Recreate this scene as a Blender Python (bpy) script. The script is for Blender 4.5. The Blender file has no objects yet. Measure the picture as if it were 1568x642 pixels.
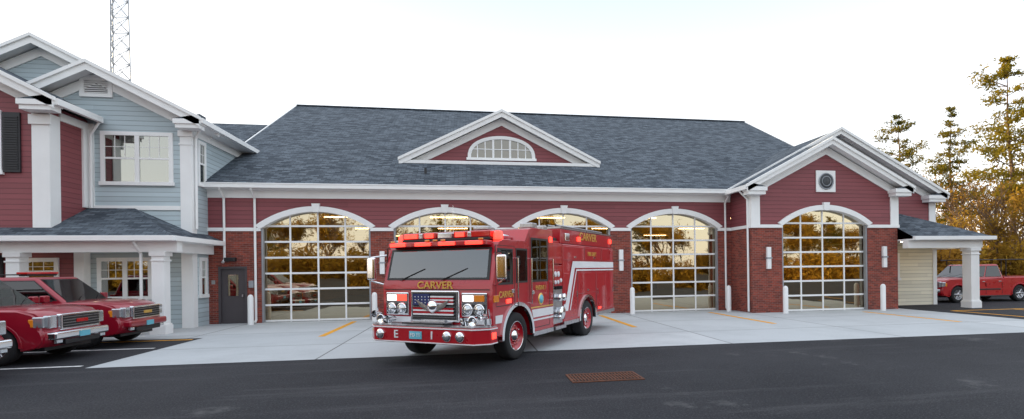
import bpy, math, random
import numpy as np
from mathutils import Vector, Matrix
random.seed(7); rng=np.random.default_rng(7)
S=bpy.context.scene
col=S.collection
# ------------------------------------------------------------------ materials
def newmat(name):
    m=bpy.data.materials.new(name); m.use_nodes=True
    nt=m.node_tree; b=nt.nodes['Principled BSDF']; return m,nt,b
def N(nt,t,**kw):
    n=nt.nodes.new(t)
    for k,v in kw.items():
        if k in n.inputs: n.inputs[k].default_value=v
        else: setattr(n,k,v)
    return n
def L(nt,a,b): nt.links.new(a,b)
def mathn(nt,op,a,b=None):
    n=nt.nodes.new('ShaderNodeMath'); n.operation=op
    for i,v in enumerate((a,b)):
        if v is None: continue
        if isinstance(v,(int,float)): n.inputs[i].default_value=v
        else: L(nt,v,n.inputs[i])
    return n.outputs[0]
def mixc(nt,f,a,b,mode='MIX'):
    n=nt.nodes.new('ShaderNodeMix'); n.data_type='RGBA'; n.blend_type=mode
    for i,v in ((0,f),(6,a),(7,b)):
        if isinstance(v,(int,float)): n.inputs[i].default_value=v
        elif isinstance(v,tuple): n.inputs[i].default_value=(*v[:3],1)
        else: L(nt,v,n.inputs[i])
    return n.outputs[2]
def ramp(nt,f,p0,p1):
    n=nt.nodes.new('ShaderNodeMapRange'); n.inputs[1].default_value=p0; n.inputs[2].default_value=p1
    L(nt,f,n.inputs[0]); return n.outputs[0]
def noise(nt,vec,scale,detail=4,rough=.55):
    n=N(nt,'ShaderNodeTexNoise',Scale=scale,Detail=detail,Roughness=rough); L(nt,vec,n.inputs['Vector']); return n.outputs['Fac']
def bump(nt,b,h,strength,dist):
    n=N(nt,'ShaderNodeBump',Strength=strength,Distance=dist); L(nt,h,n.inputs['Height']); L(nt,n.outputs[0],b.inputs['Normal'])
def pmat(name,c,rough=.5,metal=0,coat=0,var=.1,scale=2.5,bmp=0,bscale=60,emis=None,es=0):
    m,nt,b=newmat(name)
    b.inputs['Roughness'].default_value=rough; b.inputs['Metallic'].default_value=metal
    b.inputs['Coat Weight'].default_value=coat; b.inputs['Coat Roughness'].default_value=.04
    tc=N(nt,'ShaderNodeTexCoord'); f=noise(nt,tc.outputs['Object'],scale)
    f=ramp(nt,f,.3,.7)
    L(nt,mixc(nt,f,tuple(x*(1-var) for x in c),tuple(min(1,x*(1+var)) for x in c)),b.inputs['Base Color'])
    r=mathn(nt,'MULTIPLY_ADD',f,.1*rough+.02); r.node.inputs[2].default_value=rough*.95; L(nt,r,b.inputs['Roughness'])
    if bmp: bump(nt,b,noise(nt,tc.outputs['Object'],bscale),bmp,.01)
    if emis: b.inputs['Emission Color'].default_value=(*emis,1); b.inputs['Emission Strength'].default_value=es
    return m
def siding(name,c,lap=.165):
    m,nt,b=newmat(name); b.inputs['Roughness'].default_value=.6
    tc=N(nt,'ShaderNodeTexCoord'); sp=N(nt,'ShaderNodeSeparateXYZ'); L(nt,tc.outputs['UV'],sp.inputs[0])
    v=mathn(nt,'DIVIDE',sp.outputs[1],lap); fr=mathn(nt,'FRACT',v)
    h=mathn(nt,'SUBTRACT',1.0,fr)
    fl=mathn(nt,'FLOOR',v)
    cb=N(nt,'ShaderNodeCombineXYZ'); L(nt,fl,cb.inputs[1]); L(nt,mathn(nt,'FLOOR',mathn(nt,'DIVIDE',mathn(nt,'ADD',sp.outputs[0],mathn(nt,'MULTIPLY',fl,1.37)),3.6)),cb.inputs[0])
    wn=N(nt,'ShaderNodeTexWhiteNoise'); L(nt,cb.outputs[0],wn.inputs[0])
    base=mixc(nt,wn.outputs[0],tuple(x*.90 for x in c),tuple(min(1,x*1.07) for x in c))
    ns=noise(nt,tc.outputs['Object'],.8); base=mixc(nt,mathn(nt,'MULTIPLY',ramp(nt,ns,.35,.7),.18),base,tuple(x*.75 for x in c))
    lap_shadow=ramp(nt,fr,.86,.92)
    base=mixc(nt,mathn(nt,'MULTIPLY',lap_shadow,.6),base,tuple(x*.3 for x in c))  # shadow line below each lap, painted into the base colour
    L(nt,base,b.inputs['Base Color']); bump(nt,b,h,1.0,.025)
    return m
def brickm(name):
    m,nt,b=newmat(name); b.inputs['Roughness'].default_value=.8
    tc=N(nt,'ShaderNodeTexCoord')
    br=N(nt,'ShaderNodeTexBrick',Scale=1.0); br.inputs['Brick Width'].default_value=.21; br.inputs['Row Height'].default_value=.072
    br.inputs['Mortar Size'].default_value=.006; br.inputs['Mortar Smooth'].default_value=.2; br.inputs['Bias'].default_value=-.1
    br.inputs['Color1'].default_value=(.33,.06,.035,1); br.inputs['Color2'].default_value=(.12,.024,.018,1); br.inputs['Mortar'].default_value=(.26,.17,.14,1)
    L(nt,tc.outputs['UV'],br.inputs['Vector'])
    ns=noise(nt,tc.outputs['UV'],3.0,6)
    L(nt,mixc(nt,mathn(nt,'MULTIPLY',ramp(nt,ns,.4,.7),.35),br.outputs['Color'],(.13,.03,.026)),b.inputs['Base Color'])
    bump(nt,b,mathn(nt,'SUBTRACT',1.0,br.outputs['Fac']),.6,.008); return m
def shinglem(name):
    m,nt,b=newmat(name); b.inputs['Roughness'].default_value=.9; b.inputs['Specular IOR Level'].default_value=.25
    tc=N(nt,'ShaderNodeTexCoord')
    br=N(nt,'ShaderNodeTexBrick',Scale=1.0); br.inputs['Brick Width'].default_value=.34; br.inputs['Row Height'].default_value=.15
    br.inputs['Mortar Size'].default_value=.010; br.inputs['Bias'].default_value=0
    br.inputs['Color1'].default_value=(.15,.178,.208,1); br.inputs['Color2'].default_value=(.033,.043,.056,1); br.inputs['Mortar'].default_value=(.02,.024,.03,1)
    L(nt,tc.outputs['UV'],br.inputs['Vector'])
    mp=N(nt,'ShaderNodeMapping'); mp.inputs['Scale'].default_value=(1,2.2,1); L(nt,tc.outputs['UV'],mp.inputs[0])
    ns=noise(nt,mp.outputs[0],2.6,6,.8); big=noise(nt,tc.outputs['UV'],.35,3)
    c=mixc(nt,mathn(nt,'MULTIPLY',ramp(nt,ns,.47,.60),.65),br.outputs['Color'],(.038,.049,.065))
    c=mixc(nt,mathn(nt,'MULTIPLY',ramp(nt,ns,.46,.34),.6),c,(.158,.185,.215))
    c=mixc(nt,mathn(nt,'MULTIPLY',ramp(nt,big,.35,.7),.2),c,(.12,.14,.165))
    L(nt,c,b.inputs['Base Color']); bump(nt,b,mathn(nt,'ADD',mathn(nt,'SUBTRACT',1.0,br.outputs['Fac']),ns),.7,.012); return m
def concretem(name):
    m,nt,b=newmat(name); b.inputs['Roughness'].default_value=.8
    tc=N(nt,'ShaderNodeTexCoord')
    br=N(nt,'ShaderNodeTexBrick',Scale=1.0); br.offset=0; br.inputs['Brick Width'].default_value=4.87; br.inputs['Row Height'].default_value=3.2
    br.inputs['Mortar Size'].default_value=.022; br.inputs['Color1'].default_value=(.52,.54,.55,1); br.inputs['Color2'].default_value=(.43,.455,.47,1); br.inputs['Mortar'].default_value=(.14,.14,.14,1)
    mp=N(nt,'ShaderNodeMapping'); mp.inputs['Location'].default_value=(3.3,1.2,0); L(nt,tc.outputs['UV'],mp.inputs[0]); L(nt,mp.outputs[0],br.inputs['Vector'])
    a=noise(nt,tc.outputs['UV'],.5,6,.65); f=noise(nt,tc.outputs['UV'],14,6,.7)
    c=mixc(nt,mathn(nt,'MULTIPLY',ramp(nt,a,.45,.72),.5),br.outputs['Color'],(.31,.33,.34))
    c=mixc(nt,mathn(nt,'MULTIPLY',ramp(nt,f,.5,.8),.35),c,(.27,.27,.27))
    L(nt,c,b.inputs['Base Color']); bump(nt,b,f,.25,.01); return m
def asphaltm(name):
    m,nt,b=newmat(name); b.inputs['Specular IOR Level'].default_value=.22
    tc=N(nt,'ShaderNodeTexCoord'); uv=tc.outputs['UV']
    a=noise(nt,uv,.22,5,.6); mp=N(nt,'ShaderNodeMapping'); mp.inputs['Scale'].default_value=(.18,1.9,1); mp.inputs['Rotation'].default_value=(0,0,.25); L(nt,uv,mp.inputs[0])
    st=noise(nt,mp.outputs[0],.8,6,.7); f=noise(nt,uv,34,3,.8); g=noise(nt,uv,4,6,.75); pt=noise(nt,uv,.45,7,.72)
    c=mixc(nt,ramp(nt,a,.35,.65),(.013,.014,.018),(.030,.031,.036))
    c=mixc(nt,mathn(nt,'MULTIPLY',ramp(nt,st,.54,.68),.4),c,(.08,.08,.085))
    c=mixc(nt,mathn(nt,'MULTIPLY',ramp(nt,pt,.60,.70),.55),c,(.14,.14,.14))
    c=mixc(nt,mathn(nt,'MULTIPLY',ramp(nt,g,.5,.7),.45),c,(.011,.012,.015))
    c=mixc(nt,mathn(nt,'MULTIPLY',ramp(nt,f,.52,.66),.5),c,(.11,.11,.12))
    L(nt,c,b.inputs['Base Color'])
    b.inputs['Roughness'].default_value=.82
    bump(nt,b,mathn(nt,'ADD',f,g),.7,.009); return m
def glassm(name,refl=.5,tint=(.55,.6,.6),gc=(.95,.95,.95),slope=None):
    m,nt,b=newmat(name); out=nt.nodes['Material Output']; nt.nodes.remove(b)
    g=N(nt,'ShaderNodeBsdfGlossy',Roughness=.015); g.inputs['Color'].default_value=(*gc,1)
    t=N(nt,'ShaderNodeBsdfTransparent'); t.inputs[0].default_value=(*tint,1)
    lw=N(nt,'ShaderNodeLayerWeight',Blend=.35)
    tc=N(nt,'ShaderNodeTexCoord'); ns=noise(nt,tc.outputs['Object'],1.3,2)
    bp=N(nt,'ShaderNodeBump',Strength=.06,Distance=.03); L(nt,ns,bp.inputs['Height']); L(nt,bp.outputs[0],g.inputs['Normal'])
    f=mathn(nt,'MULTIPLY_ADD',lw.outputs['Fresnel'],(1-refl) if slope is None else slope); f.node.inputs[2].default_value=refl; f.node.use_clamp=True
    mx=N(nt,'ShaderNodeMixShader'); L(nt,f,mx.inputs[0]); L(nt,t.outputs[0],mx.inputs[1]); L(nt,g.outputs[0],mx.inputs[2]); L(nt,mx.outputs[0],out.inputs[0]); return m
def leafm(name,c1,c2,trans=.4):
    m,nt,b=newmat(name); out=nt.nodes['Material Output']; nt.nodes.remove(b)
    tc=N(nt,'ShaderNodeTexCoord'); oi=N(nt,'ShaderNodeObjectInfo')
    n1=noise(nt,tc.outputs['Object'],.7,5,.7); 
    f=ramp(nt,mathn(nt,'ADD',n1,mathn(nt,'MULTIPLY',mathn(nt,'SUBTRACT',oi.outputs['Random'],.5),.2)),.38,.62); c=mixc(nt,f,c1,c2)
    d=N(nt,'ShaderNodeBsdfDiffuse'); t=N(nt,'ShaderNodeBsdfTranslucent'); L(nt,c,d.inputs[0]); L(nt,c,t.inputs[0])
    mx=N(nt,'ShaderNodeMixShader'); mx.inputs[0].default_value=trans; L(nt,d.outputs[0],mx.inputs[1]); L(nt,t.outputs[0],mx.inputs[2]); L(nt,mx.outputs[0],out.inputs[0]); return m

M=dict(
 white=pmat('white_trim',(.87,.87,.86),.5,var=.03,scale=1.5),
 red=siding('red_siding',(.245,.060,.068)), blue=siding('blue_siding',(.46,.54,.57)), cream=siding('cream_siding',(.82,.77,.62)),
 brick=brickm('brick'), roof=shinglem('shingles'), conc=concretem('concrete'), asph=asphaltm('asphalt'),
 glass=glassm('door_glass',.45,(.52,.47,.38),(1,.88,.64),.4), wglass=glassm('window_glass',.32,(.35,.4,.4),(.95,.95,.88)),
 carglass=glassm('vehicle_glass',.07,(.08,.09,.09),slope=.5), cwind=glassm('windscreen_glass',.12,(.12,.14,.14),slope=.4), ewind=glassm('engine_windscreen',.17,(.22,.26,.27),slope=.3),
 dgrey=pmat('grey_door_paint',(.07,.06,.065),.4,var=.05), black=pmat('black_plastic',(.015,.015,.017),.45),
 rubber=pmat('tire_rubber',(.018,.018,.02),.85,bmp=.3,bscale=40), chrome=pmat('chrome',(.86,.87,.89),.08,1,var=.03),
 steel=pmat('stainless',(.5,.5,.52),.28,1,var=.1,scale=8), galv=pmat('galvanised_steel',(.36,.38,.41),.5,.6),
 paint=pmat('fire_red_paint',(.42,.002,.012),.28,0,.7,var=.06), paint2=pmat('dark_red_paint',(.29,.004,.019),.3,.1,.85,var=.05),
 stripe=pmat('reflective_white',(.78,.78,.8),.35,var=.04), gold=pmat('gold_leaf',(.8,.5,.12),.3,.5),
 yel=pmat('yellow_paint',(.75,.34,.015),.7,var=.2,scale=6), wline=pmat('white_line_paint',(.6,.6,.6),.7,var=.3,scale=7),
 rust=pmat('rusty_iron',(.12,.045,.024),.8,.2,var=.4,scale=12), pit=pmat('drain_pit',(.012,.009,.008),.9), wallin=pmat('interior_wall',(.30,.20,.09),.8), floorin=pmat('interior_floor',(.10,.085,.07),.3),
 ledr=pmat('red_light',(.8,.02,.02),.2,emis=(1,.05,.03),es=3), lens=pmat('red_lens',(.5,.01,.01),.1,coat=1), lamp=pmat('headlight_lens',(.6,.63,.66),.08,.7,coat=1),
 ledw=pmat('lit_white_lamp',(.9,.9,.9),.2,emis=(1,.85,.75),es=2), warm=pmat('interior_light_tube',(.9,.9,.9),.3,emis=(1,.66,.30),es=24), amber=pmat('amber_lens',(.8,.25,.02),.15,coat=1), plate=pmat('licence_plate',(.15,.50,.62),.5),
 porch_fill=pmat('porch_downlight',(.9,.9,.9),.3,emis=(1,.80,.52),es=18),  # glow for invented fill lights that brighten the porches
 navy=pmat('flag_navy',(.02,.03,.12),.4), shutter=pmat('shutter_black',(.02,.02,.024),.5), bark=pmat('bark',(.16,.10,.06),.9,var=.4,scale=5,bmp=.6,bscale=9),
 grass=pmat('dry_grass',(.12,.10,.04),.95,var=.5,scale=.4,bmp=.5,bscale=8), fence=pmat('fence_wood',(.45,.36,.22),.8,var=.2,scale=3),
 pine=leafm('pine_needles',(.07,.08,.015),(.34,.25,.03),.45), goldl=leafm('golden_leaves',(.24,.14,.025),(.62,.38,.055),.5),
 brush=leafm('brush_leaves',(.20,.10,.025),(.45,.24,.04),.45), blind=pmat('window_blind',(.30,.35,.32),.7), seal=pmat('seal_face',(.05,.055,.06),.5,var=.5,scale=9), skin=pmat('sign_grey',(.3,.3,.3),.5))
# ------------------------------------------------------------------ mesh helpers
def autouv(me):
    uv=me.uv_layers.new(name='UVMap')
    for p in me.polygons:
        n=p.normal
        if abs(n.z)>.999: a=Vector((1,0,0)); b=Vector((0,1,0))
        else:
            a=Vector((0,0,1)).cross(n).normalized(); b=n.cross(a).normalized()
        for li in p.loop_indices:
            co=me.vertices[me.loops[li].vertex_index].co
            uv.data[li].uv=(co.dot(a),co.dot(b))
def P(name,verts,faces,mat,parent=None,bevel=0,smooth=False,seg=2,fixn=True,uv=True):
    me=bpy.data.meshes.new(name); me.from_pydata([tuple(v) for v in verts],[],[tuple(f) for f in faces])
    if fixn:
        import bmesh
        bm=bmesh.new(); bm.from_mesh(me); bmesh.ops.recalc_face_normals(bm,faces=bm.faces[:]); bm.to_mesh(me); bm.free()
    me.update()
    if uv: autouv(me)
    o=bpy.data.objects.new(name,me); col.objects.link(o)
    me.materials.append(M[mat] if isinstance(mat,str) else mat)
    if parent: o.parent=parent
    if bevel:
        md=o.modifiers.new('b','BEVEL'); md.width=bevel; md.segments=seg; md.limit_method='ANGLE'; md.angle_limit=math.radians(28); md.harden_normals=True
        smooth=True
    if smooth:
        for p in me.polygons: p.use_smooth=True
    return o
def E(name,loc=(0,0,0),rz=0):
    o=bpy.data.objects.new(name,None); o.location=loc; o.rotation_euler=(0,0,rz); col.objects.link(o); o.empty_display_size=.5; return o
def box(name,x0,x1,y0,y1,z0,z1,mat,parent=None,bevel=0):
    v=[(x,y,z) for z in (z0,z1) for y in (y0,y1) for x in (x0,x1)]
    f=[(0,1,3,2),(4,5,7,6),(0,1,5,4),(2,3,7,6),(0,2,6,4),(1,3,7,5)]
    return P(name,v,f,mat,parent,bevel)
def boxes(name,lst,mat,parent=None,bevel=0):
    V=[];F=[]
    for (x0,x1,y0,y1,z0,z1) in lst:
        n=len(V); V+=[(x,y,z) for z in (z0,z1) for y in (y0,y1) for x in (x0,x1)]
        F+=[tuple(n+i for i in f) for f in [(0,1,3,2),(4,5,7,6),(0,1,5,4),(2,3,7,6),(0,2,6,4),(1,3,7,5)]]
    return P(name,V,F,mat,parent,bevel)
def prism(name,pts,a0,a1,axis,mat,parent=None,bevel=0,seg=2):
    def m(p,a): return {'y':(p[0],a,p[1]),'x':(a,p[0],p[1]),'z':(p[0],p[1],a)}[axis]
    n=len(pts); v=[m(p,a0) for p in pts]+[m(p,a1) for p in pts]
    f=[tuple(range(n)),tuple(range(2*n-1,n-1,-1))]+[(i,(i+1)%n,(i+1)%n+n,i+n) for i in range(n)]
    return P(name,v,f,mat,parent,bevel,seg=seg)
def chev(name,cx,half,ze,pitch,th,y0,y1,mat,parent):
    zp=ze+half*pitch
    return prism(name,[(cx-half,ze),(cx,zp),(cx+half,ze),(cx+half,ze-th),(cx,zp-th),(cx-half,ze-th)],y0,y1,'y',mat,parent)
def lathe(name,prof,center,axis,mat,parent,seg=28,smooth=True):
    V=[];F=[];n=len(prof)
    for s in range(seg):
        t=2*math.pi*s/seg; c,sn=math.cos(t),math.sin(t)
        for r,a in prof:
            p={'x':(a,r*c,r*sn),'y':(r*c,a,r*sn),'z':(r*c,r*sn,a)}[axis]
            V.append((p[0]+center[0],p[1]+center[1],p[2]+center[2]))
    for s in range(seg):
        s2=(s+1)%seg
        for i in range(n-1): F.append((s*n+i,s*n+i+1,s2*n+i+1,s2*n+i))
    return P(name,V,F,mat,parent,smooth=smooth)
def tube(V,F,p0,p1,r0,r1,k=6):
    p0=Vector(p0);p1=Vector(p1);d=(p1-p0)
    if d.length<1e-6:return
    d.normalize(); a=d.orthogonal().normalized(); b=d.cross(a); n=len(V)
    for p,r in ((p0,r0),(p1,r1)):
        for i in range(k):
            t=2*math.pi*i/k; V.append(tuple(p+a*(r*math.cos(t))+b*(r*math.sin(t))))
    for i in range(k): F.append((n+i,n+(i+1)%k,n+k+(i+1)%k,n+k+i))
def text(body,size,loc,rot,mat,parent,name,ext=.004,sx=1):
    cu=bpy.data.curves.new(name,'FONT'); cu.body=body; cu.size=size; cu.align_x='CENTER'; cu.align_y='CENTER'; cu.extrude=ext; cu.offset=size*.012
    o=bpy.data.objects.new(name,cu); col.objects.link(o); dg=bpy.context.evaluated_depsgraph_get()
    me=bpy.data.meshes.new_from_object(o.evaluated_get(dg)); bpy.data.objects.remove(o)
    o=bpy.data.objects.new(name,me); col.objects.link(o); me.materials.clear(); me.materials.append(M[mat]); o.location=loc; o.rotation_euler=rot; o.scale=(sx,1,1); o.parent=parent; return o
# ------------------------------------------------------------------ ground
def sheet(name,pts,z,mat): 
    return P(name,[(x,y,z) for x,y in pts],[tuple(range(len(pts)))],mat,fixn=False)
sheet('ground',[(-1500,-1500),(1500,-1500),(1500,1500),(-1500,1500)],-.012,'grass')
sheet('asphalt_lot',[(-60,-24),(70,-24),(70,30),(18.6,30),(18.6,21.9),(-60,21.9)],-.004,'asph')
sheet('concrete_apron',[(-30,17.2),(-7.75,17.2),(-7.75,12.3),(18.5,12.15),(18.5,21.95),(-30,21.95)],.002,'conc')
pm=E('road_marking')
for i,(x0,x1,y0,y1) in enumerate([(-4.39,-4.21,16.6,21.3),(.41,.59,16.4,21.0),(5.19,5.37,16.4,20.9),(9.92,10.10,16.1,20.9),(15.82,16.0,14.9,19.2)]):
    box('yellow_line_%d'%i,x0,x1,y0,y1,.003,.007,'yel',pm)
for i,y in enumerate([12.62,15.22,9.95]): box('stall_line_%d'%i,-14.5,-8.0,y-.05,y+.05,-.003,.001,'wline',pm)
box('stall_line_y',-14.5,-7.9,16.85,16.98,-.003,.001,'yel',pm)
for i,x in enumerate([19.4,22.3,25.2]): box('side_line_%d'%i,x,x+.13,13.5,18.5,-.003,.001,'yel',pm)
box('side_line_front',19.4,27,18.5,18.63,-.0025,.0015,'yel',pm)
dg=E('storm_drain_grate'); 
box('pit',1.72,2.94,8.7,9.32,-.003,.003,'pit',dg)
boxes('bars',[(1.76+i*.058,1.785+i*.058,8.74,9.28,.003,.014) for i in range(20)],'rust',dg)
boxes('cross_bars',[(1.74,2.92,8.88,8.91,.003,.012),(1.74,2.92,9.11,9.14,.003,.012)],'rust',dg)
boxes('rim',[(1.70,2.96,8.66,8.71,-.003,.012),(1.70,2.96,9.31,9.36,-.003,.012),(1.70,1.74,8.712,9.308,-.003,.012),(2.92,2.96,8.712,9.308,-.003,.012)],'rust',dg)
# ------------------------------------------------------------------ fire station
FS=E('fire_station')
D=21.8; A=2.0; ZS=3.6; RISE=.66
R=(A*A+RISE*RISE)/(2*RISE); ZC=ZS+RISE-R; TH=math.asin(A/R)
def arcpts(cx,r,n=18,th=None,rev=False):
    th=TH if th is None else th
    p=[(cx+r*math.sin(-th+2*th*i/n),ZC+r*math.cos(-th+2*th*i/n)) for i in range(n+1)]
    return p[::-1] if rev else p
doors=[-5.77,-.89,3.99,8.88]
def door(cx,y,idx):
    yy=y+.22; z1=4.32; cols=4; rows=7
    xs=[cx-A-.03+ (2*A+.06)*i/cols for i in range(cols+1)]; zs=[.05+(z1-.05)*i/rows for i in range(rows+1)]
    rails=[(cx-A-.05,cx+A+.05,yy-.03,yy+.03,z-.035,z+.035) for z in zs]
    rails+=[(x-.03,x+.03,yy-.024,yy+.024,0,z1) for x in xs]
    boxes('overhead_door_frame_%d'%idx,rails,'white',FS)
    V=[];F=[]
    for i in range(cols):
        for j in range(rows):
            tx=random.uniform(-.008,.008);tz=random.uniform(-.009,.009); n=len(V)
            for (x,z,sx,sz) in ((xs[i],zs[j],-1,-1),(xs[i+1],zs[j],1,-1),(xs[i+1],zs[j+1],1,1),(xs[i],zs[j+1],-1,1)):
                V.append((x,yy+tx*sx*.5+tz*sz*.5,z))
            F.append((n,n+1,n+2,n+3))
    P('overhead_door_glass_%d'%idx,V,F,'glass',FS,fixn=False)
    boxes('door_jamb_%d'%idx,[(cx-A-.04,cx-A+.07,y+.03,y+.18,0,3.7),(cx+A-.07,cx+A+.04,y+.03,y+.18,0,3.7)],'galv',FS)
    ring=arcpts(cx,R-.01,20)+arcpts(cx,R+.2,20,math.asin((A+.2)/(R+.2)),True)
    prism('arch_trim_%d'%idx,ring,y-.07,y+.28,'y','white',FS)
    zk=ZC+R
    prism('keystone_%d'%idx,[(cx-.10,zk-.03),(cx+.10,zk-.03),(cx+.15,zk+.3),(cx-.15,zk+.3)],y-.11,y+.02,'y','white',FS)
def wall_with_arches(name,x0,x1,z1,y,ds,gable=None):
    pts=[(x0,ZS-.03)]
    for cx in ds:
        pts+= [(cx-A,ZS-.03)]+arcpts(cx,R,18)+[(cx+A,ZS-.03)]
    pts+=[(x1,ZS-.03),(x1,z1)]
    if gable: pts.append(gable)
    pts.append((x0,z1))
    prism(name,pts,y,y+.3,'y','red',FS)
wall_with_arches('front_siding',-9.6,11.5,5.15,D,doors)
edges=[-9.6]+[e for c in doors for e in (c-A,c+A)]+[11.5]
piers=[(edges[i],edges[i+1]) for i in range(0,len(edges),2)]
pl=[(-9.6,-9.27),(-8.27,piers[0][1])]+piers[1:]
boxes('brick_piers',[(a,b,D,D+.3,0,3.5) for a,b in pl]+[(-9.27,-8.27,D,D+.3,2.16,3.5)],'brick',FS)
boxes('belt_course',[(a-.0,b,D-.06,D+.29,3.5,3.63) for a,b in piers],'white',FS)
for i,c in enumerate(doors): door(c,D,i)
# wing
W=20.05; wc=14.85
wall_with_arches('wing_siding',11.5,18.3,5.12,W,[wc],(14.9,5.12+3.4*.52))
boxes('wing_brick',[(11.5,wc-A,W,W+.3,0,3.5),(wc+A,18.3,W,W+.3,0,3.5),(11.5,11.8,W+.3,D,0,3.5),(18.0,18.3,W+.3,D,0,3.5)],'brick',FS)
boxes('wing_side_siding',[(11.503,11.8,W+.3,D,3.55,5.15),(18.0,18.297,W+.3,D,3.55,5.15)],'red',FS)
boxes('wing_belt',[(11.44,wc-A,W-.06,W+.29,3.5,3.63),(wc+A,18.36,W-.06,W+.29,3.5,3.63),(11.44,11.79,W+.29,D-.06,3.5,3.63),(18.01,18.36,W+.29,D,3.5,3.63)],'white',FS)
door(wc,W,9)
boxes('wing_pilasters',[(11.46,11.85,W-.04,W+.02,3.63,4.9),(11.46,11.5,W+.02,W+.35,3.63,4.9),(17.95,18.34,W-.04,W+.02,3.63,4.9),(18.3,18.34,W+.02,W+.35,3.63,4.9)],'white',FS)
def eavereturn(cx,y,z,sgn,w=.85):
    x0,x1=(cx,cx+w) if sgn>0 else (cx-w,cx)
    boxes('cornice_return',[(x0,x1,y,y+.45,z-.28,z-.12),(x0+.05,x1-.05,y+.05,y+.45,z-.42,z-.28)],'white',FS)
    prism('return_cap',[(x0,z-.12),(x1,z-.12),(x1 if sgn<0 else x0,z+.06)],y,y+.45,'y','roof',FS)
def gableroof(tag,cx,half,ze,pitch,y0,y1,wally,rake=.30):
    chev(tag+'_roof',cx,half,ze,pitch,.12,y0,y1,'roof',FS)
    chev(tag+'_soffit',cx,half-.02,ze-.14,pitch,.04,y0+.03,min(y1-.05,wally+.05),'white',FS)
    chev(tag+'_rake',cx,half+.03,ze-.035,pitch,rake*.75,y0-.05,y0+.0,'white',FS)
    chev(tag+'_rake_crown',cx,half+.06,ze+.035,pitch,.12,y0-.11,y0+.02,'white',FS)
    chev(tag+'_frieze',cx,half-.42,ze-.02+.0,pitch,.34,wally-.05,wally+.01,'white',FS)
gableroof('wing',14.9,3.8,5.19,.52,19.65,21.79,W)
eavereturn(11.1,19.6,5.25,1); eavereturn(18.7,19.6,5.25,-1)
gableroof('rear_gable',16.66,5.55,5.2,.52,21.4,34,D)
eavereturn(22.2,21.35,5.25,-1,1.0)
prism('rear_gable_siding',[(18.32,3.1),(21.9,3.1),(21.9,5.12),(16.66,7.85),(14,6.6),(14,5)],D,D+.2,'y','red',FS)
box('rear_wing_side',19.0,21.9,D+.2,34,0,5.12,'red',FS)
boxes('rear_gable_corner',[(21.6,21.95,D-.04,D+.3,3.3,4.95)],'white',FS)
box('cream_wall',18.32,21.88,D-.06,D+.2,0,3.1,'cream',FS)
boxes('gutter_wing',[(10.98,11.1,19.62,21.3,5.02,5.19),(18.7,18.82,19.62,21.35,5.02,5.19),(22.2,22.32,21.37,34,5.02,5.19)],'white',FS)
# main roof
prism('main_roof',[(21.4,5.25),(34,11.95),(46.6,5.25),(46.6,5.12),(34,11.80),(21.4,5.12)],-10,19,'x','roof',FS)
prism('main_roof_rake',[(21.38,5.27),(34,11.98),(46.6,5.27),(46.6,5.0),(34,11.7),(21.38,5.0)],-10.06,-10.005,'x','white',FS)
prism('main_roof_rake_r',[(21.38,5.27),(34,11.98),(46.6,5.27),(46.6,5.0),(34,11.7),(21.38,5.0)],19.005,19.06,'x','white',FS)
boxes('ridge_cap',[(-10,19,33.85,34.15,11.93,11.985)],'roof',FS)
prism('gable_end',[(22.1,5.0),(34,11.5),(45.9,5.0)],-9.7,18.7,'x','blue',FS)
boxes('frieze',[(-9.6,11.46,D-.05,D+.0,4.76,5.0),(-9.6,11.46,D-.08,D+.0,5.0,5.06)],'white',FS)
boxes('soffit',[(-9.6,11.1,21.42,D-.08,5.06,5.11)],'white',FS)
boxes('gutter',[(-9.95,11.1,21.27,21.41,5.08,5.25),(-9.95,11.1,21.25,21.41,5.22,5.262)],'white',FS,.01)
boxes('shell',[(-9.9,18.9,45.6,45.9,0,5),(-9.9,-9.6,22.1,45.6,0,5),(18.6,18.9,22.1,45.6,0,5)],'wallin',FS)
boxes('ceiling',[(-9.6,18.6,22.1,45.6,4.95,5.0)],'wallin',FS)
boxes('inner_floor',[(-9.5,18.5,D+.2,45.5,-.003,.006),(wc-2,wc+2,W+.2,D+.2,-.003,.006)],'floorin',FS)
boxes('roof_trusses',[(-9.6,18.6,24+i*2.4,24.15+i*2.4,4.55,4.93) for i in range(8)],'dgrey',FS)
boxes('rear_doors',[(c-1.9,c+1.9,45.5,45.59,0,4.0) for c in doors+[wc]],'dgrey',FS); boxes('lockers',[(c-.5,c+.5,44.6,45.4,0,2.2) for c in (-3.3,1.55,6.4,11.8)],'paint2',FS)
boxes('ceiling_light_tubes',[(c-.9,c+.9,y,y+.12,4.5,4.54) for c in doors+[wc] for y in (26.5,33.5,40.5)],'warm',FS)
def downspout(x,y,z0,z1):
    V=[];F=[]
    tube(V,F,(x,y-.45,z1),(x,y-.42,z1-.08),.045,.045,8); tube(V,F,(x,y-.42,z1-.08),(x,y-.07,z1-.38),.045,.045,8); tube(V,F,(x,y-.07,z1-.38),(x,y-.07,z0+.12),.045,.045,8); tube(V,F,(x,y-.07,z0+.12),(x,y-.22,z0+.02),.045,.045,8)
    P('downspout',V,F,'white',FS,smooth=True)
downspout(-9.02,D,2.3,5.1); downspout(-7.95,D,0,5.1); downspout(11.2,D,0,5.1); downspout(-10.2,18.9-.1,0,2.95)
V=[];F=[]
tube(V,F,(11.05,W+.2,5.05),(11.43,W+.2,4.7),.045,.045,8);tube(V,F,(11.43,W+.2,4.7),(11.43,W+.2,0.05),.045,.045,8);P('downspout_wing',V,F,'white',FS,smooth=True)
def sconce(x,y):
    boxes('wall_sconce',[(x-.09,x+.09,y-.12,y,1.8,2.7)],'white',FS,.015); boxes('sconce_bracket',[(x-.12,x+.12,y-.14,y,2.22,2.28)],'galv',FS)
for x in (-3.33,1.55,6.43): sconce(x,D)
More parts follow.
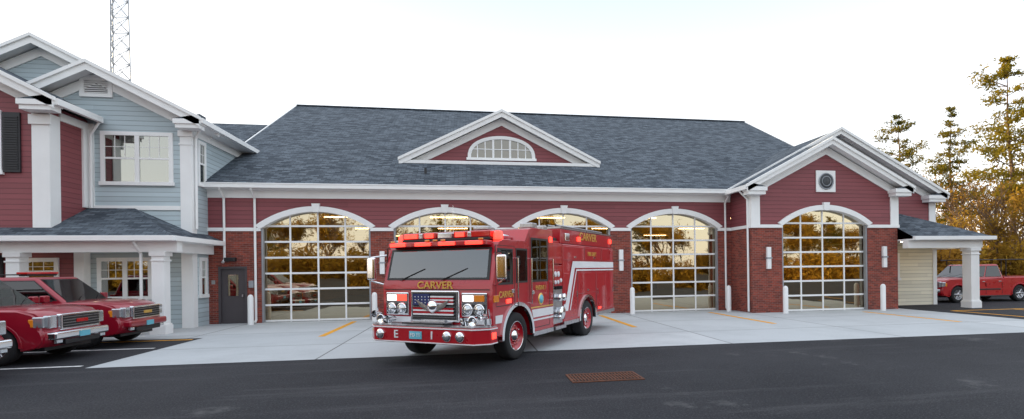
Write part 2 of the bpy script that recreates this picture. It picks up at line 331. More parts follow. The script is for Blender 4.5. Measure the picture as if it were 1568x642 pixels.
sconce(12.2,W); sconce(17.6,W)
boxes('personnel_door_frame',[(-9.27,-9.19,D-.02,D+.2,0,2.16),(-8.35,-8.27,D-.02,D+.2,0,2.16),(-9.19,-8.35,D-.02,D+.2,2.08,2.16)],'dgrey',FS)
box('personnel_door',-9.19,-8.35,D+.06,D+.12,0,2.08,'dgrey',FS,.008)
box('personnel_door_window',-8.95,-8.6,D+.04,D+.055,1.05,1.85,'glass',FS)
boxes('door_lamp',[(-9.0,-8.62,D-.2,D,2.35,2.5)],'black',FS,.02); boxes('door_lever',[(-8.47,-8.42,D-.0,D+.06,1.0,1.1)],'steel',FS)
boxes('small_sign',[(-9.5,-9.38,D-.02,D-.0,1.5,1.65)],'skin',FS)
boxes('utility_box',[(-8.2,-8.02,D-.08,D,1.35,1.62)],'galv',FS,.01); boxes('key_box',[(1.45,1.6,D-.05,D,1.4,1.55)],'black',FS)
box('medallion_plate',14.42,15.32,W-.05,W+.0,5.0,5.9,'white',FS,.01)
lathe('medallion_seal',[(0,-.03),(.30,-.03),(.33,0)],(14.87,W-.05,5.45),'y','seal',FS); lathe('medallion_ring',[(.33,0),(.35,-.03),(.31,-.04),(.30,0)],(14.87,W-.05,5.45),'y','galv',FS)
lathe('medallion_inner_ring',[(.2,-.03),(.215,-.045),(.19,-.045),(.185,-.03)],(14.87,W-.05,5.45),'y','galv',FS)
# dormer
DY=24.45
prism('dormer_wall',[(-2.6,6.6),(5.8,6.6),(1.6,8.75)],DY,DY+.15,'y','red',FS)
gableroof('dormer',1.6,4.5,6.86,.5,24.05,29.4,DY,.34)
boxes('dormer_sill',[(-2.75,5.95,24.02,DY+.1,6.66,6.80)],'white',FS)
def ell(cx,z0,a,h,n=24): return [(cx+a*math.cos(math.pi*i/n),z0+h*math.sin(math.pi*i/n)**.75) for i in range(n+1)]
def ringp(cx,z0,a,h,t):
    o=ell(cx,z0,a,h); i=ell(cx,z0,a-t,h-t)[::-1]; return o+i
prism('dormer_window_trim',ringp(1.6,7.0,1.55,1.05,.15),DY-.08,DY+.01,'y','white',FS)
boxes('dormer_window_sill',[(-.0,3.2,DY-.1,DY,6.93,7.04)],'white',FS)
P('dormer_window_back',[(x,DY-.008,z) for x,z in ell(1.6,7.04,1.42,.92)],[tuple(range(25))],'wallin',FS)
P('dormer_window_glass',[(x,DY-.02,z) for x,z in ell(1.6,7.04,1.42,.92)],[tuple(range(25))],glassm('upper_glass',.2,(.5,.5,.5),(.85,.85,.8),.25),FS)
bars=[(1.6+dx-.022,1.6+dx+.022,DY-.05,DY-.022,7.0,7.04+.92*max(0,(1-(dx/1.42)**2))**.42) for dx in (-1.1,-.75,0,.75,1.1)]+[(.25,2.95,DY-.052,DY-.024,7.42,7.455)]
bars+=[(1.6-.43,1.6-.34,DY-.06,DY-.021,7.0,7.9),(1.6+.34,1.6+.43,DY-.06,DY-.021,7.0,7.9)]
boxes('dormer_muntins',bars,'white',FS)
V=[];F=[]; 
for (x,y) in [(-1.7,22.8)]:
    z=5.25+.532*(y-21.4); tube(V,F,(x,y,z-.1),(x,y,z+.22),.05,.05,10)
P('vent_pipe',V,F,'black',FS)
# ---- left wing
def window(x0,x1,z0,z1,y,n=2,parent=FS,axis='y',blind=True):
    t=.13
    def bx(lst,mat,nm):
        if axis=='y': return boxes(nm,lst,mat,parent)
        return boxes(nm,[(y-(c1-y),y-(c0-y),a0,a1,e0,e1) for (a0,a1,c0,c1,e0,e1) in lst],mat,parent)
    fr=[(x0,x1,y-.06,y+.01,z1-t,z1),(x0-.04,x1+.04,y-.09,y+.01,z0-.02,z0+t*.8),(x0,x0+t,y-.055,y+.01,z0+t*.8,z1-t),(x1-t,x1,y-.055,y+.01,z0+t*.8,z1-t)]
    w=(x1-x0-2*t)/n
    mu=[]
    for i in range(1,n): mu.append((x0+t+w*i-.07,x0+t+w*i+.07,y-.052,y+.01,z0+t*.8,z1-t))
    zm=(z0+z1)/2
    for i in range(n):
        a=x0+t+w*i+(.07 if i else 0); b=x0+t+w*(i+1)-(.07 if i<n-1 else 0)
        mu.append((a,b,y-.04,y+.0,zm-.03,zm+.03))
        for k in (1,2): xx=a+(b-a)*k/3; mu.append((xx-.009,xx+.009,y-.032,y,zm+.03,z1-t))
        mu.append((a,b,y-.030,y,(zm+z1-t)/2-.009,(zm+z1-t)/2+.009))
    bx(fr,'white','window_trim'); bx(mu,'white','window_sash')
    bx([(x0+t*.8,x1-t*.8,y-.022,y-.016,z0+t*.5,z1-t*.8)],'wglass','window_glass')
    if blind: bx([(x0+t*.8,x1-t*.8,y-.010,y-.003,zm,z1-t*.8)],'blind','window_blind')
    bx([(x0+t*.8,x1-t*.8,y-.008,y-.002,z0+t*.5,zm-.001)],'black','window_dark')
LY=20.6; LX=-9.6
box('left_block_extended',-48,LX-.012,22,44,0,7.25,'blue',FS)  # wing block, stretched left out of view to keep low sun off the lot
prism('big_gable_wall',[(-21.1,7.2),(-9.7,7.2),(-15.1,10.05)],22.0,22.15,'y','blue',FS)
gableroof('big',-15.1,6.0,7.3,.52,21.55,44,22.0,.36)
prism('added_left_roof',[(21.5,7.3),(33,13.0),(44.5,7.3),(44.5,7.1),(21.5,7.1)],-48.5,-21.2,'x','roof',FS)  # unseen roof added over the stretched block, part of the sun blocker
prism('blue_front_wall',[(-15.5,0),(LX,0),(LX,7.25),(-12.5,8.85),(-15.5,7.25)],LY,22,'y','blue',FS)
gableroof('blue_gable',-12.5,3.4,7.3,.52,20.1,21.54,LY,.36)
eavereturn(-9.05,20.05,7.36,-1,.85)
boxes('left_gutter',[(-9.1,-8.98,20.1,26.2,7.12,7.3)],'white',FS,.01)
boxes('left_side_soffit',[(LX,-9.1,20.15,26,7.1,7.14)],'white',FS); boxes('left_side_frieze',[(LX,LX+.04,20.9,26,6.82,7.1)],'white',FS)
boxes('blue_corner',[(LX-.33,LX+.035,LY-.035,LY,0,7.0),(LX,LX+.035,LY,LY+.3,0,7.0)],'white',FS)
boxes('blue_corner_cap',[(LX-.38,LX+.08,LY-.08,LY+.34,6.75,6.95),(LX-.36,LX+.06,LY-.06,LY+.32,6.45,6.5)],'white',FS)
boxes('sill_band',[(-12.8,LX-.34,LY-.03,LY,4.15,4.3)],'white',FS)
window(-12.4,-10.15,5.02,6.86,LY,2)
boxes('gable_vent_trim',[(-13.0,-12.0,LY-.07,LY,8.62,8.76),(-13.0,-12.0,LY-.07,LY,8.02,8.14),(-13.0,-12.86,LY-.065,LY,8.14,8.62),(-12.14,-12.0,LY-.065,LY,8.14,8.62)],'white',FS)
boxes('gable_vent_louvres',[(-12.86,-12.14,LY-.05,LY,8.16+i*.065,8.185+i*.065) for i in range(7)],'white',FS); boxes('gable_vent_back',[(-12.86,-12.14,LY-.02,LY-.003,8.14,8.62)],'dgrey',FS)
window(21.02,21.62,5.1,6.75,LX,1,axis='x')
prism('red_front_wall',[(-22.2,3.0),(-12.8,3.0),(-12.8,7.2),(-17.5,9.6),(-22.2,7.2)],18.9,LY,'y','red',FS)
gableroof('red_gable',-17.5,5.15,7.3,.52,18.4,21.9,18.9,.36)
eavereturn(-12.35,18.35,7.36,-1,.95)
boxes('red_gutter',[(-12.35,-12.22,18.4,20.45,7.1,7.3)],'white',FS,.01)
boxes('red_corner',[(-13.25,-12.765,18.86,18.9,3.4,6.95),(-12.8,-12.765,18.9,19.3,3.4,6.95),(-13.3,-12.7,18.8,18.86,6.6,6.9)],'white',FS)
boxes('red_side_frieze',[(-12.8,-12.75,19.3,20.6,6.85,7.1)],'white',FS); boxes('red_inner_corner',[(-12.8,-12.74,20.3,20.6,4.2,6.85),(-12.8,-12.6,20.55,20.6,4.2,7.1)],'white',FS)
V=[];F=[]; tube(V,F,(-12.3,20.35,7.1),(-12.62,20.45,6.7),.045,.045,8); tube(V,F,(-12.62,20.45,6.7),(-12.62,20.45,4.2),.045,.045,8); 
tube(V,F,(-9.05,20.3,7.15),(-9.5,20.75,6.75),.045,.045,8); tube(V,F,(-9.5,20.75,6.75),(-9.5,20.75,3.5),.045,.045,8); P('downspout_upper',V,F,'white',FS,smooth=True)
window(-15.4,-14.05,5.05,7.0,18.9,1)
boxes('shutter',[(-14.02,-13.55,18.84,18.9,5.1,6.95)],'shutter',FS,.01); boxes('shutter_louvres',[(-13.97,-13.6,18.82,18.84,5.2+i*.075,5.24+i*.075) for i in range(22)],'shutter',FS)
# left porch
pz=3.12; pe=18.3; px=-9.1; ry=LY; pr=.478; hx=px-(ry-pe); hz=pz+(ry-pe)*pr
P('porch_roof',[(-24,pe,pz),(px,pe,pz),(hx,ry,hz),(-24,ry,hz),(px,21.78,pz),(hx,21.78,hz),(-24,pe,pz-.1),(px,pe,pz-.1),(px,21.78,pz-.1)],[(0,1,2,3),(1,4,5,2),(0,6,7,1),(1,7,8,4)],'roof',FS,fixn=False)
boxes('porch_gutter',[(-24,px+.1,pe-.13,pe-.001,pz-.17,pz-.01),(px+.001,px+.13,pe,21.7,pz-.17,pz-.01)],'white',FS,.012)
boxes('porch_beam',[(-24,px,pe+.3,pe+.62,2.62,2.95),(px-.62,px-.3,pe+.62,21.78,2.62,2.95)],'white',FS)
boxes('porch_ceiling',[(-24,px,pe,21.78,2.95,3.0)],'white',FS)
boxes('added_porch_fills',[(x-.07,x+.07,19.6,19.74,2.935,2.947) for x in (-16.5,-14.3,-12.1,-10.2)],'porch_fill',FS)  # added glowing plates, brighten the space under the porch
def column(x,y,z1,w=.36,nm='porch_column'):
    h=w/2
    boxes(nm,[(x-h,x+h,y-h,y+h,0,z1),(x-h-.05,x+h+.05,y-h-.05,y+h+.05,0,.28),(x-h-.03,x+h+.03,y-h-.03,y+h+.03,.28,.33),(x-h-.05,x+h+.05,y-h-.05,y+h+.05,z1-.14,z1-.002),(x-h-.03,x+h+.03,y-h-.03,y+h+.03,z1-.3,z1-.25)],'white',FS,.008)
column(px-.55,pe+.46,2.62,.36); column(-13.6,pe+.46,2.62,.36); column(-17.5,pe+.46,2.62,.36)
window(-12.55,-10.85,1.05,2.5,LY,2); window(21.05,21.6,1.05,2.5,LX,1,axis='x')
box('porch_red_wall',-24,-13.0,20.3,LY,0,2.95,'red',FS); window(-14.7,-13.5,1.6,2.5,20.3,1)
boxes('porch_shutter',[(-15.5,-15.1,20.25,20.3,1.2,2.6)],'shutter',FS)
boxes('porch_wall_corner',[(-13.05,-12.75,20.26,20.58,0,2.95)],'white',FS)
prism('link_roof',[(26,7.6),(30,9.7),(34,7.6)],-17,-10.3,'x','roof',FS)
# right porch
e=3.1; ey=19.3; ex=22.25; ht=4.35; hx2=19.75
P('side_porch_roof',[(18.32,ey,e),(ex,ey,e),(hx2,21.79,ht),(18.32,21.79,ht),(ex,27,e),(hx2,27,ht),(18.32,ey,e-.1),(ex,ey,e-.1),(ex,27,e-.1)],[(0,1,2,3),(1,4,5,2),(0,6,7,1),(1,7,8,4)],'roof',FS,fixn=False)
boxes('side_porch_gutter',[(18.34,ex+.12,ey-.13,ey-.001,e-.17,e-.01),(ex+.001,ex+.13,ey,27,e-.17,e-.01)],'white',FS,.012)
boxes('side_porch_beam',[(18.32,ex-.25,ey+.2,ey+.5,2.6,2.93),(ex-.55,ex-.25,ey+.5,26.9,2.6,2.93)],'white',FS); boxes('side_porch_ceiling',[(18.32,ex,ey,27,2.93,2.99)],'white',FS)
boxes('added_side_porch_fills',[(x-.09,x+.09,20.6,20.78,2.915,2.927) for x in (19.2,20.2,21.2)],'porch_fill',FS)  # added glowing plates, brighten the cream wall
column(21.55,ey+.35,2.6,.42); column(21.9,26.5,2.6,.3)
boxes('cream_corner',[(21.72,21.92,D-.1,D+.2,0,2.9)],'white',FS)
window(18.75,19.9,1.2,2.45,D-.06,1)
for i,(x,y) in enumerate([(-7.92,21.15),(-3.55,21.2),(6.72,21.15),(11.02,21.15),(12.62,19.5),(17.08,19.5),(1.5,21.2)]):
    lathe('bollard',[(.10,0),(.10,1.0),(.085,1.06),(.05,1.1),(0,1.115)],(x,y,.002),'z','white',None,20)
# lattice tower
V=[];F=[]; tb=Vector((-26,45.2,0))
def leg(k,z): 
    w=.95*(1-z/75); a=2*math.pi*k/3+.4; return tb+Vector((w*math.cos(a),w*math.sin(a),z))
zz=0; 
while zz<34:
    for k in range(3):
        tube(V,F,leg(k,zz),leg(k,zz+1.2),.045,.045,5); tube(V,F,leg(k,zz),leg((k+1)%3,zz+1.2),.022,.022,4); tube(V,F,leg((k+1)%3,zz),leg(k,zz+1.2),.022,.022,4); tube(V,F,leg(k,zz),leg((k+1)%3,zz),.025,.025,4)
    zz+=1.2
P('lattice_radio_tower',V,F,'galv',None,uv=False)
# ------------------------------------------------------------------ vehicles
def arc(cx,cz,r,a0,a1,n=10): return [(cx+r*math.cos(math.radians(a0+(a1-a0)*i/n)),cz+r*math.sin(math.radians(a0+(a1-a0)*i/n))) for i in range(n+1)]
def wheel(parent,c,r,w,axis,sgn,rim='steel',spokes=6,tag=''):
    h=w/2
    prof=[(r*.60,-h*.9),(r*.66,-h),(r*.93,-h),(r*.985,-h*.82),(r,-h*.6),(r,h*.6),(r*.985,h*.82),(r*.93,h),(r*.66,h),(r*.60,h*.9)]
    lathe('tire'+tag,prof,c,axis,'rubber',parent,36)
    s=sgn
    lathe('rim'+tag,[(r*.64,s*h*.92),(r*.60,s*h*.95),(r*.57,s*h*.75),(r*.52,s*h*.25),(r*.3,s*h*.3)],c,axis,rim,parent,32)
    lathe('rim_disc'+tag,[(r*.54,s*h*.2),(r*.2,s*h*.25)],c,axis,'black' if spokes else rim,parent,32)
    lathe('hub'+tag,[(r*.26,s*h*.2),(r*.24,s*h*.7),(r*.14,s*h*.92),(0,s*h*.95)],c,axis,rim,parent,32)
    V=[];F=[]
    for k in range(spokes):
        t=2*math.pi*k/spokes
        def pt(rr,a): 
            u=(rr*math.cos(t),rr*math.sin(t)); return {'x':(a+c[0],u[0]+c[1],u[1]+c[2]),'y':(u[0]+c[0],a+c[1],u[1]+c[2])}[axis]
        tube(V,F,pt(r*.18,s*h*.68),pt(r*.59,s*h*.75),r*.09,r*.075,6)
    if spokes: P('spokes'+tag,V,F,rim,parent,smooth=True)
def suv(name,xf,yc,rz=0,pickup=False,mat='paint2',lightbar=True,grille='black'):
    g=E(name,(xf,yc,0),rz); w=1.0; bl=1.22
    LEN=5.15 if not pickup else 5.8
    fa=-1.0; ra=-4.0 if not pickup else -4.6
    pts=[(-LEN+.03,.5),(-LEN,.72),(-LEN+.02,1.15),(-LEN+.06,bl)]
    if pickup: pts=[(-LEN+.03,.5),(-LEN,.72),(-LEN+.02,1.2),(-LEN+.04,1.28),(-3.75,1.28),(-3.73,bl)]
    pts+=[(-1.50,bl+.01),(-1.35,1.245),(-1.0,1.24),(-.6,1.225),(-.32,1.19),(-.16,1.14),(-.06,1.06),(-.02,.92),(-.02,.72),(.01,.69),(.04,.58),(.02,.46),(-.06,.36),(-.3,.30)]
    pts+=[(fa+.46,.30)]+arc(fa,.40,.47,-10,190,12)+[(fa-.5,.30),(ra+.5,.30)]+arc(ra,.40,.47,-10,190,12)+[(ra-.5,.34),(-LEN+.15,.38)]
    n=len(pts); V=[];F=[]
    ys=[-w,-w*.97,-w*.90,-w*.78,-w*.5,0,w*.5,w*.78,w*.90,w*.97,w]
    for y in ys:
        f=abs(y)/w
        for (x,z) in pts:
            xx=x
            if x>-.4: xx-=.20*f**3.2
            if x<-LEN+.2: xx+=.10*f**3
            zz=z
            if z>1.0: zz=z-.09*f**5
            if z>1.15 and x>-1.3 and abs(f-.5)<.05: zz-=.012
            yy=y
            if f>.95: yy=y*(1-.05*max(0,(z-.85)/.4)-.04*max(0,(.6-z)/.3)-.05*max(0,(x+.6)/.6))
            V.append((xx,yy,zz))
    for j in range(len(ys)-1):
        for i in range(n): i2=(i+1)%n; F.append((j*n+i,j*n+i2,(j+1)*n+i2,(j+1)*n+i))
    F.append(tuple(range(n))); F.append(tuple(range(len(ys)*n-1,(len(ys)-1)*n-1,-1)))
    P('body',V,F,mat,g,.03,seg=3)
    xb0,xb1=(-LEN+.1,-1.38) if not pickup else (-3.72,-1.42); xt0,xt1=(-LEN+.38,-2.18) if not pickup else (-3.55,-2.22); zt=1.92; wb=.93; wt=.78
    zb=bl-.05
    gv=[(xb0,-wb,zb),(xb1,-wb*.92,zb),(xb1,wb*.92,zb),(xb0,wb,zb),(xt0,-wt,zt-.04),(xt1,-wt*.95,zt-.05),(xt1,wt*.95,zt-.05),(xt0,wt,zt-.04)]
    P('cabin',gv,[(0,1,5,4),(3,2,6,7),(1,2,6,5),(0,3,7,4),(4,5,6,7)],mat,g,.08,seg=4)
    def side(s,u0,u1,v0,v1,nm,off=.006):
        b0=Vector((xb0,s*wb,zb));b1=Vector((xb1,s*wb*.92,zb));t0=Vector((xt0,s*wt,zt-.04));t1=Vector((xt1,s*wt*.95,zt-.05))
        def q(u,v,o=off): return (b0*(1-u)+b1*u)*(1-v)+(t0*(1-u)+t1*u)*v+Vector((0,s*o,0.002))
        P(nm,[q(u0,v0),q(u1,v0),q(u1,v1),q(u0,v1)],[(0,1,2,3)],'carglass',g)
        o2=off-.003
        P(nm+'_seal',[q(u0-.008,v0-.03,o2),q(u1+.01,v0-.03,o2),q(u1+.01,v1+.03,o2),q(u0-.008,v1+.03,o2)],[(0,1,2,3)],'black',g)
    spl=[(.05,.30),(.335,.625),(.66,.95)] if not pickup else [(.06,.47),(.52,.94)]
    for s in (-1,1):
        for k,(a,b_) in enumerate(spl): side(s,a,b_,.14,.84,'side_window_%d'%k)
    def wsl(u,v,off):
        b=Vector((xb1,(u*2-1)*wb*.92,zb)); t=Vector((xt1,(u*2-1)*wt*.95,zt-.05)); return b*(1-v)+t*v+Vector((off,0,off*.9))
    P('windshield_seal',[wsl(.04,.06,.004),wsl(.96,.06,.004),wsl(.95,.91,.004),wsl(.05,.91,.004)],[(0,1,2,3)],'black',g)
    P('windshield',[wsl(.055,.09,.008),wsl(.945,.09,.008),wsl(.935,.88,.008),wsl(.065,.88,.008)],[(0,1,2,3)],'cwind',g)
    V2=[];F2=[]
    tube(V2,F2,(xb1+.05,-.5,zb+.07),(xb1-.18,.05,zb+.25),.009,.006); tube(V2,F2,(xb1+.05,.2,zb+.07),(xb1-.18,.7,zb+.25),.009,.006); P('wipers',V2,F2,'black',g)
    boxes('cowl',[(-1.50,-1.32,-.8,.8,1.17,1.24)],'black',g,.02)
    boxes('grille_frame',[(-.10,.010,-.62,.62,.70,1.06)],'chrome',g,.025)
    boxes('grille_mesh',[(-.05,.016,-.57,.57,.745,1.015)],'black',g)
    boxes('grille_bars',[(.0,.024,-.57,.57,.79+i*.06,.80+i*.06) for i in range(4)],'steel',g); boxes('grille_badge',[(.0,.034,-.18,.18,.84,.92)],'lens' if grille=='chrome' else 'gold',g,.006)
    for s in (-1,1):
        a,b_=sorted((s*.64,s*.86)); boxes('headlight_%d'%s,[(-.20,-.045,a,b_,.76,1.04)],'lamp',g,.03)
        a,b_=sorted((s*.80,s*.945)); boxes('headlight_side_%d'%s,[(-.34,-.12,a,b_,.78,1.02)],'lamp',g,.03)
        a,b_=sorted((s*.85,s*.952)); boxes('marker_%d'%s,[(-.40,-.30,a,b_,.80,.97)],'amber',g,.015)
        a,b_=sorted((s*.60,s*.78)); boxes('fog_%d'%s,[(-.04,.03,a,b_,.42,.51)],'lamp',g,.02)
        a,b_=sorted((s*1.0,s*1.2)); boxes('mirror_%d'%s,[(-1.80,-1.66,a,b_,1.22,1.40)],'black' if pickup else mat,g,.04)
        a,b_=sorted((s*.90,s*1.03)); boxes('mirror_arm_%d'%s,[(-1.76,-1.69,a,b_,1.23,1.29)],'black',g)
        y=s*.995
        a,b_=sorted((y-s*.04,y+s*.001)); dl=[-1.55,-2.6,-3.55] 
        boxes('door_seams_%d'%s,[(x-.006,x+.006,a,b_,.42,.95) for x in dl],'black',g)
        a,b_=sorted((y-s*.02,y+s*.016)); boxes('side_moulding_%d'%s,[(-3.45,-1.55,a,b_,.60,.67)],mat if not pickup else 'black',g,.01)
        a,b_=sorted((y-s*.06,y+s*.005)); boxes('handles_%d'%s,[(-2.55,-2.38,a,b_,1.0,1.035),(-3.5,-3.33,a,b_,1.0,1.035)],'chrome' if pickup else mat,g,.008)
        a,b_=sorted((s*.70,s*1.0)); boxes('running_board_%d'%s,[(ra+.6,fa-.6,a,b_,.27,.33)],'black',g,.02)
        a,b_=sorted((s*.80,s*.97)); boxes('tail_%d'%s,[(-LEN-.005,-LEN+.12,a,b_,.85,1.12)],'lens',g,.02)
        for x,t in ((fa,'f'),(ra,'r')): wheel(g,(x,s*.85,.40),.40,.27,'y',s,'steel',6,'_%s%d'%(t,s))
        for x in (fa,ra):
            pr_=[(a_[0],a_[1]) for a_ in arc(x,.40,.52,-5,185,14)]+[(a_[0],a_[1]) for a_ in arc(x,.40,.46,185,-5,14)]
            a,b_=sorted((s*.94,s*1.005)); prism('arch_%d_%d'%(s,int(-x)),pr_,a,b_,'y',mat,g,.01)
    boxes('bumper',[(-.16,.075,-.86,.86,.50,.68)],'chrome' if (grille=='chrome' or pickup) else mat,g,.05); boxes('air_dam',[(-.1,.05,-.55,.55,.38,.49)],'black',g,.02)
    boxes('licence',[(.075,.09,-.16,.16,.51,.64)],'plate',g)
    boxes('underbody',[(-LEN+.2,-.25,-.72,.72,.26,.85)],'black',g)
    if not pickup:
        boxes('roof_rack',[(-4.4,-2.6,-.64,-.60,1.925,1.955),(-4.4,-2.6,.60,.64,1.925,1.955)],'black',g,.008)
    else:
        boxes('bed_floor',[(-5.7,-3.8,-.8,.8,1.2,1.262)],'black',g)
        V2=[];F2=[]
        for x in (-5.6,-4.0,-2.2):
            for s in (-1,1): tube(V2,F2,(x,s*.8,1.2 if x<-3 else 1.85),(x,s*.8,2.1),.025,.025)
            tube(V2,F2,(x,-.8,2.1),(x,.8,2.1),.025,.025)
        for s in (-1,1): tube(V2,F2,(-5.7,s*.8,2.1),(-1.8,s*.8,2.1),.025,.025)
        P('ladder_rack',V2,F2,'black',g)
    if lightbar:
        boxes('light_bar',[(-2.75,-2.5,-.55,.55,1.95,2.01)],'lens',g,.02); boxes('light_bar_base',[(-2.72,-2.53,-.5,.5,1.90,1.95)],'black',g)
    return g
suv('parked_suv',-8.85,16.5,0,False,'paint2',True,'black')
suv('parked_suv',-8.85,13.95,0,False,'paint2',True,'chrome')
suv('parked_suv',-8.85,11.15,0,False,'paint2',False,'chrome')
suv('pickup_truck',22.75,23.3,math.pi,True,'paint',False,'chrome')
suv('parked_suv',12.0,-9,math.pi/2,False,'dgrey',False,'chrome'); suv('pickup_truck',3.5,-12,math.pi/2,True,'white',False,'chrome'); suv('parked_suv',-5,-11,math.pi/2,False,'black',False,'chrome')
# ------------------------------------------------------------------ fire engine
G=E('fire_engine',(-.926,10.73,0),-math.radians(33.7))
def eb(n,lst,m,bv=0): return boxes(n,lst if isinstance(lst,list) else [lst],m,G,bv)
hw=1.36
cab=[(.5,.62),(.47,1.0),(.46,1.60),(.50,1.70),(.66,2.36),(.74,2.47),(.9,2.52),(1.85,2.53),(2.05,2.80),(2.2,2.84),(3.3,2.85),(3.3,.5),(2.2,.5)]+arc(1.5,.5,.66,-5,185,14)+[(.83,.55)]
prism('cab',cab,-hw,hw,'x','paint',G,.055,3)
def wsp(x,v,off):
    p0=Vector((x,.50,1.70)); p1=Vector((x,.66,2.36)); return p0*(1-v)+p1*v+Vector((0,-off,off*.24))
P('windscreen_seal',[wsp(-1.28,.02,.012),wsp(1.28,.02,.012),wsp(1.26,1.0,.012),wsp(-1.26,1.0,.012)],[(0,1,2,3)],'black',G)
P('windscreen',[wsp(-1.22,.08,.018),wsp(1.22,.08,.018),wsp(1.20,.93,.018),wsp(-1.20,.93,.018)],[(0,1,2,3)],'ewind',G)
V=[];F=[]
for x in (-.9,.15): tube(V,F,wsp(x,.0,.03),wsp(x+.6,.36,.03),.010,.007)
P('wipers',V,F,'black',G)
eb('visor',(-1.22,1.22,.47,.72,2.40,2.50),'paint',.02)
eb('visor_lights',[(-1.15,-.75,.445,.47,2.415,2.485),(-.5,-.1,.445,.47,2.415,2.485),(.1,.5,.445,.47,2.415,2.485),(.75,1.15,.445,.47,2.415,2.485)],'ledr',.008)
eb('marker_lamps',[(x-.05,x+.05,.46,.5,2.505,2.54) for x in (-1.1,-.2,0,.2,1.1)],'amber',.008)
eb('cab_front_seam',[(-1.3,1.3,.44,.458,1.515,1.525)],'black')
bp=[(-1.45,.5),(-1.45,.22),(-1.2,.0),(1.2,.0),(1.45,.22),(1.45,.5)]
prism('bumper',bp,.47,.80,'z','paint',G,.03,3)
prism('bumper_top_plate',[(x*.985,y*.97+.015) for x,y in bp],.80,.815,'z','steel',G)
prism('bumper_trim',[(x*1.006,y-.012) for x,y in bp],.765,.785,'z','stripe',G); prism('bumper_trim_low',[(x*1.006,y-.012) for x,y in bp],.485,.505,'z','stripe',G)
eb('licence_plate',(-.28,.02,-.02,-.003,.56,.71),'plate'); text('FD 11',.1,(-.13,-.026,.635),(math.pi/2,0,0),'stripe',G,'plate_text')
text('E',.22,(-.62,-.010,.635),(math.pi/2,0,0),'stripe',G,'letter_e',.008); text('1',.22,(.26,-.010,.635),(math.pi/2,0,0),'stripe',G,'number_1',.008)
for x in (-1.02,.62,.92): 
    lathe('bumper_lamp',[(.10,.0),(.10,-.03),(.085,-.045),(.0,-.05)],(x,0,.635),'y','chrome',G); lathe('bumper_lamp_lens',[(.07,-.045),(.05,-.06),(0,-.065)],(x,0,.635),'y','lamp',G)
eb('bumper_red_lights',[(-1.46,-1.44,.28,.42,.58,.70),(1.44,1.46,.28,.42,.58,.70)],'ledr'); 
eb('hose_tray',(-.45,.45,.12,.44,.815,.87),'steel',.01)
V=[];F=[]
for x in (-.95,.95):
    tube(V,F,(x,.2,.815),(x,.2,.92),.05,.05,12); tube(V,F,(x,.08,.92),(x,.34,.92),.085,.05,14)
for x in (-1.38,1.38): tube(V,F,(x,.35,.8),(x,.3,1.15),.012,.012)
for s in (-1,1): tube(V,F,(s*1.30,.3,.82),(s*1.30,.3,1.0),.03,.03,10); tube(V,F,(s*1.30,.3,1.0),(s*1.30,.12,1.02),.05,.075,12)
P('horns',V,F,'chrome',G,smooth=True)
for s in (-1,1):
    lathe('siren_speaker_%d'%s,[(.02,.1),(.06,.02),(.10,-.04),(.105,-.05),(.08,-.045),(0,.0)],(s*1.12,.15,.92),'y','chrome',G)
V=[];F=[]
tube(V,F,(-.5,.05,.86),(.5,.05,.86),.02,.02); tube(V,F,(-.5,.05,.86),(-.5,.3,.84),.02,.02); tube(V,F,(.5,.05,.86),(.5,.3,.84),.02,.02)
P('tow_bar',V,F,'black',G,smooth=True)
eb('grille_surround',(-.60,.60,.42,.475,.86,1.50),'chrome',.03); eb('grille_back',(-.53,.53,.405,.425,.91,1.45),'black')
eb('grille_bars',[(-.53,.53,.385,.41,.95+i*.07,.965+i*.07) for i in range(7)],'chrome'); eb('grille_flag_navy',(-.50,-.08,.375,.386,1.20,1.43),'navy')
eb('grille_flag_white',[(-.06,.5,.375,.386,1.22+i*.07,1.25+i*.07) for i in range(3)]+[(-.5,.5,.375,.386,1.0+i*.08,1.03+i*.08) for i in range(2)],'stripe')
eb('grille_flag_red',[(-.06,.5,.375,.386,1.255+i*.07,1.285+i*.07) for i in range(2)]+[(-.5,.5,.375,.386,1.035,1.075),(-.5,.5,.375,.386,1.115,1.15)],'paint')
eb('flag_stars',[(-.45+i*.085,-.43+i*.085,.370,.376,1.24+j*.06,1.26+j*.06) for i in range(5) for j in range(3)],'stripe')
lathe('grille_emblem',[(.12,.0),(.13,-.03),(.10,-.06),(.05,-.09),(0,-.1)],(.0,.38,1.18),'y','chrome',G)
P('grille_wings',[(-.42,.36,1.32),(-.1,.35,1.18),(-.1,.35,1.08),(-.3,.36,1.16),(.42,.36,1.32),(.1,.35,1.18),(.1,.35,1.08),(.3,.36,1.16)],[(0,1,2,3),(4,5,6,7)],'steel',G)
eb('winch_guard',(-.3,.3,.36,.40,.84,.90),'steel',.01)
